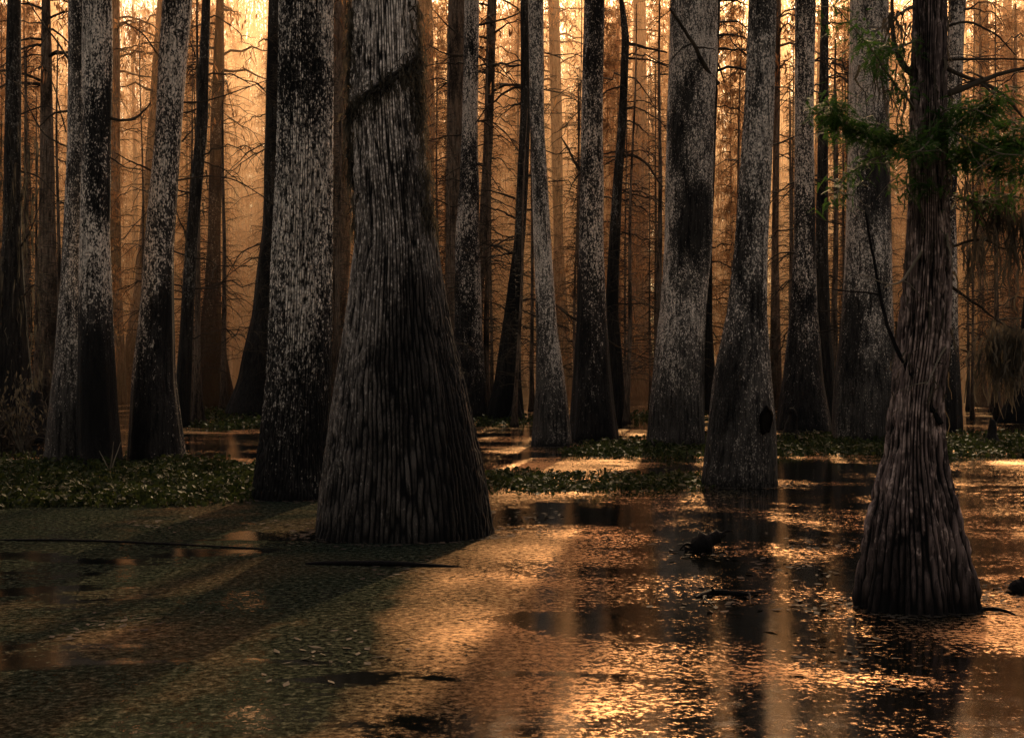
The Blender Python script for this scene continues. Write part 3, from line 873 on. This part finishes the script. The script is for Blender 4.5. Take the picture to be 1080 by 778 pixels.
blob_path('floating_branch', 'broken twiggy branch floating below the driftwood stub', 'branch', [(x - .28, D, .005), (x - .1, D + .2, .02), (x + .1, D + .1, .02), (x + .3, D + .25, .015)], [.018, .026, .02, .01], M_DARK,
          extra=[(((x - .1, D + .2, .02), (x - .14, D + .1, .07), (x - .1, D, .1)), .015), (((x + .1, D + .1, .02), (x + .16, D, .03), (x + .12, D - .3, .01)), .014), (((x - .2, D, .01), (x - .24, D - .2, .03), (x - .2, D - .5, .01)), .014)])
x, D = ground(1042, 647)
blob_path('floating_branch', 'short dark stick floating beside the foot of the shaggy tree', 'branch', [(x - .10, D, .0), (x, D + .05, .03), (x + .12, D, .025), (x + .2, D - .1, .0)], [.012, .018, .014, .006], M_DARK)
xa, Da = ground(-30, 569); xb, Db = ground(310, 580)
blob_path('sunken_log', 'long thin dark log lying level in the shaded left water', 'log', [(xa, Da, .0), ((xa * .6 + xb * .4), Da * .6 + Db * .4 + .1, .02), (xb, Db, .0)], [.009, .014, .006], M_DARK, jag=.1)
xa, Da = ground(322, 595); xb, Db = ground(490, 598)
blob_path('sunken_log', 'short dark log lying in the water below the massive trunk', 'log', [(xa, Da, .01), ((xa + xb) / 2, (Da + Db) / 2, .025), (xb, Db, .0)], [.02, .028, .012], M_DARK, jag=.1)
for lb, xx, yy, hh, ww in (('thin cypress knee standing before the flared leaning stem', 544, 443, .9, .12), ('stubby cypress knee at the foot of the black footed cypress', 834, 464, .75, .13),
                           ('pale broken stake near the wide dull grey cypress', 852, 452, .8, .09), ('small cypress knee between the dark band of leaves and the right edge', 1046, 470, .6, .1),
                           ('low knobbly knee left of the leaning black cypress', 40, 466, 1.2, .2)):
    x, D = ground(xx, yy)
    blob_path('cypress_knee', lb, 'cypress knee', [(x, D, -.1), (x + .01, D, hh * .4), (x + rng.normal(0, .03), D, hh * .8), (x + rng.normal(0, .04), D, hh)], [ww * 2.6, ww * 1.2, ww * .8, ww * .5], M_PALE if 'pale' in lb else M_DARK, jag=.12)

mb = MB(); pts = []
for k, info in TREES.items():
    if info['D'] > 47: continue
    n = int(90 + info['rad'](0) * 260)
    a = rng.uniform(0, 6.28, n); rr_ = info['rad'](0) * 1.03 + np.abs(rng.normal(0, .16, n)) * (1 + .8 * np.sin(a * 2 + info['D']))
    pts.append(np.column_stack([info['x0'] + rr_ * np.cos(a), info['D'] + rr_ * np.sin(a), np.full(n, .008)]))
for x, y in ((770, 632), (820, 600), (745, 583), (860, 575), (1050, 630), (1075, 625), (640, 570), (560, 545), (430, 600), (180, 552), (300, 553), (120, 660), (360, 690), (900, 700)):
    X, D = ground(x, y); n = 46
    pts.append(np.column_stack([X + rng.normal(0, .28, n), D + rng.normal(0, .5, n), np.full(n, .008)]))
p = np.concatenate(pts); n = len(p)
a = rng.uniform(0, 6.28, n); L = rng.uniform(.02, .06, n)[:, None]; d = np.column_stack([np.cos(a), np.sin(a), rng.normal(0, .12, n)]); e = np.column_stack([-np.sin(a), np.cos(a), rng.normal(0, .2, n)])
V = np.stack([p - d * L, p + e * L * .4, p + d * L, p - e * L * .4], 1); V[..., 2] = np.maximum(V[..., 2], .004)
mb.add(V.reshape(-1, 3), np.arange(4 * n).reshape(-1, 4))
tag(mb.build('leaf_litter', M_TWIG, None, False), 'dark drowned leaf litter gathered at the trunks and on the water', None, kind='stuff')

# sprouts on the left bed
for lb, xx, yy, hh in (('pair of pale reed blades rising from the left leaf bed', 116, 500, .55), ('leafy sapling with pale dangling leaves at the left edge', 22, 478, 1.75)):
    x, D = ground(xx, yy); mb = MB()
    root = empty('reed_sprout' if 'reed' in lb else 'sapling', (x, D, 0)); tag(root, lb, 'plant')
    for k in range(4 if 'reed' in lb else 6):
        Q = limb_path((0, 0, 0), rng.uniform(0, 6.28), hh * .35, 2.2 + rng.random(), rng.uniform(.1, .9), 7)
        tube(mb, Q, np.linspace(.014, .005, 7), 4)
        if 'sap' in lb:
            c = Q[rng.integers(3, 7, 40)] + rng.normal(0, .1, (40, 3)); cards(mb, c, .05, .13)
    mb.build('stem' if 'reed' in lb else 'foliage', M_TWIGPALE if 'reed' in lb else M_MOSS, root, False)

x, D = ground(14, 472); mb = MB()
root = empty('dead_bush', (x, D, 0)); tag(root, 'dark tangled dead bush at the left edge under the moss draped cypress', 'bush')
for k in range(46):
    P = limb_path((rng.normal(0, .3), rng.normal(0, .3), 0), rng.uniform(0, 6.28), rng.uniform(.3, .9), rng.uniform(.8, 2.6), rng.uniform(.1, 1.2), 8, .25)
    tube(mb, P, np.linspace(.03, .008, 8), 4)
    for q_ in range(3):
        tube(mb, limb_path(P[rng.integers(2, 8)], rng.uniform(0, 6.28), rng.uniform(.2, .5), rng.uniform(-.5, 1), .3, 5, .2), np.linspace(.012, .005, 5), 3)
mb.build('twigs', M_TWIG, root, False)

# ------------------------------------------------------------------ mist
SUN_AZ, SUN_EL = math.radians(8.6), math.radians(27)
mb = MB()
x0, x1, y0, y1, z0, z1 = -130, 130, 64, 215, -.3, 28
v = [(x, y, z) for z in (z0, z1) for (x, y) in ((x0, y0), (x1, y0), (x1, y1), (x0, y1))]
mb.add(v, [[3, 2, 1, 0], [4, 5, 6, 7], [0, 1, 5, 4], [1, 2, 6, 5], [2, 3, 7, 6], [3, 0, 4, 7]])
m, nt, out = new_mat('golden_mist')
vs = N(nt, 'ShaderNodeVolumeScatter', Density=.0118, Anisotropy=.62)
vs.inputs['Color'].default_value = (1.0, .59, .32, 1)
nt.links.new(vs.outputs[0], out.inputs['Volume'])
mist = mb.build('mist', m, None, False)
tag(mist, 'golden backlit morning mist between the far trunks', None, kind='stuff')

# ------------------------------------------------------------------ light
world = bpy.data.worlds.new('World'); scene.world = world
world.use_nodes = True
nt = world.node_tree; nt.nodes.clear()
wo = nt.nodes.new('ShaderNodeOutputWorld'); bg = nt.nodes.new('ShaderNodeBackground')
sky = nt.nodes.new('ShaderNodeTexSky'); sky.sky_type = 'NISHITA'; sky.sun_disc = False
sky.sun_elevation = SUN_EL; sky.sun_rotation = SUN_AZ
sky.dust_density = 4.0; sky.air_density = 1.3; sky.ozone_density = 1.0
bg.inputs[1].default_value = .15
c = mix(nt, 1.0, sky.outputs[0], (1.45, .99, .73), 'MULTIPLY')
nt.links.new(c, bg.inputs[0]); nt.links.new(bg.outputs[0], wo.inputs[0])
sd = bpy.data.lights.new('sun', 'SUN'); sd.energy = 4.8; sd.angle = math.radians(.6); sd.color = (1, .66, .36)
so = bpy.data.objects.new('sun', sd); col.objects.link(so)
dvec = Vector((math.sin(SUN_AZ) * math.cos(SUN_EL), math.cos(SUN_AZ) * math.cos(SUN_EL), math.sin(SUN_EL)))
so.rotation_euler = dvec.to_track_quat('Z', 'Y').to_euler(); so.location = (10, 60, 40)

scene.view_settings.view_transform = 'Standard'
scene.view_settings.look = 'None'
scene.view_settings.exposure = 0
scene.view_settings.gamma = 1
cy = scene.cycles
cy.max_bounces = 6; cy.diffuse_bounces = 2; cy.glossy_bounces = 3; cy.transmission_bounces = 3; cy.transparent_max_bounces = 4
cy.volume_bounces = 3
cy.use_denoising = True
cy.sample_clamp_indirect = 4.0
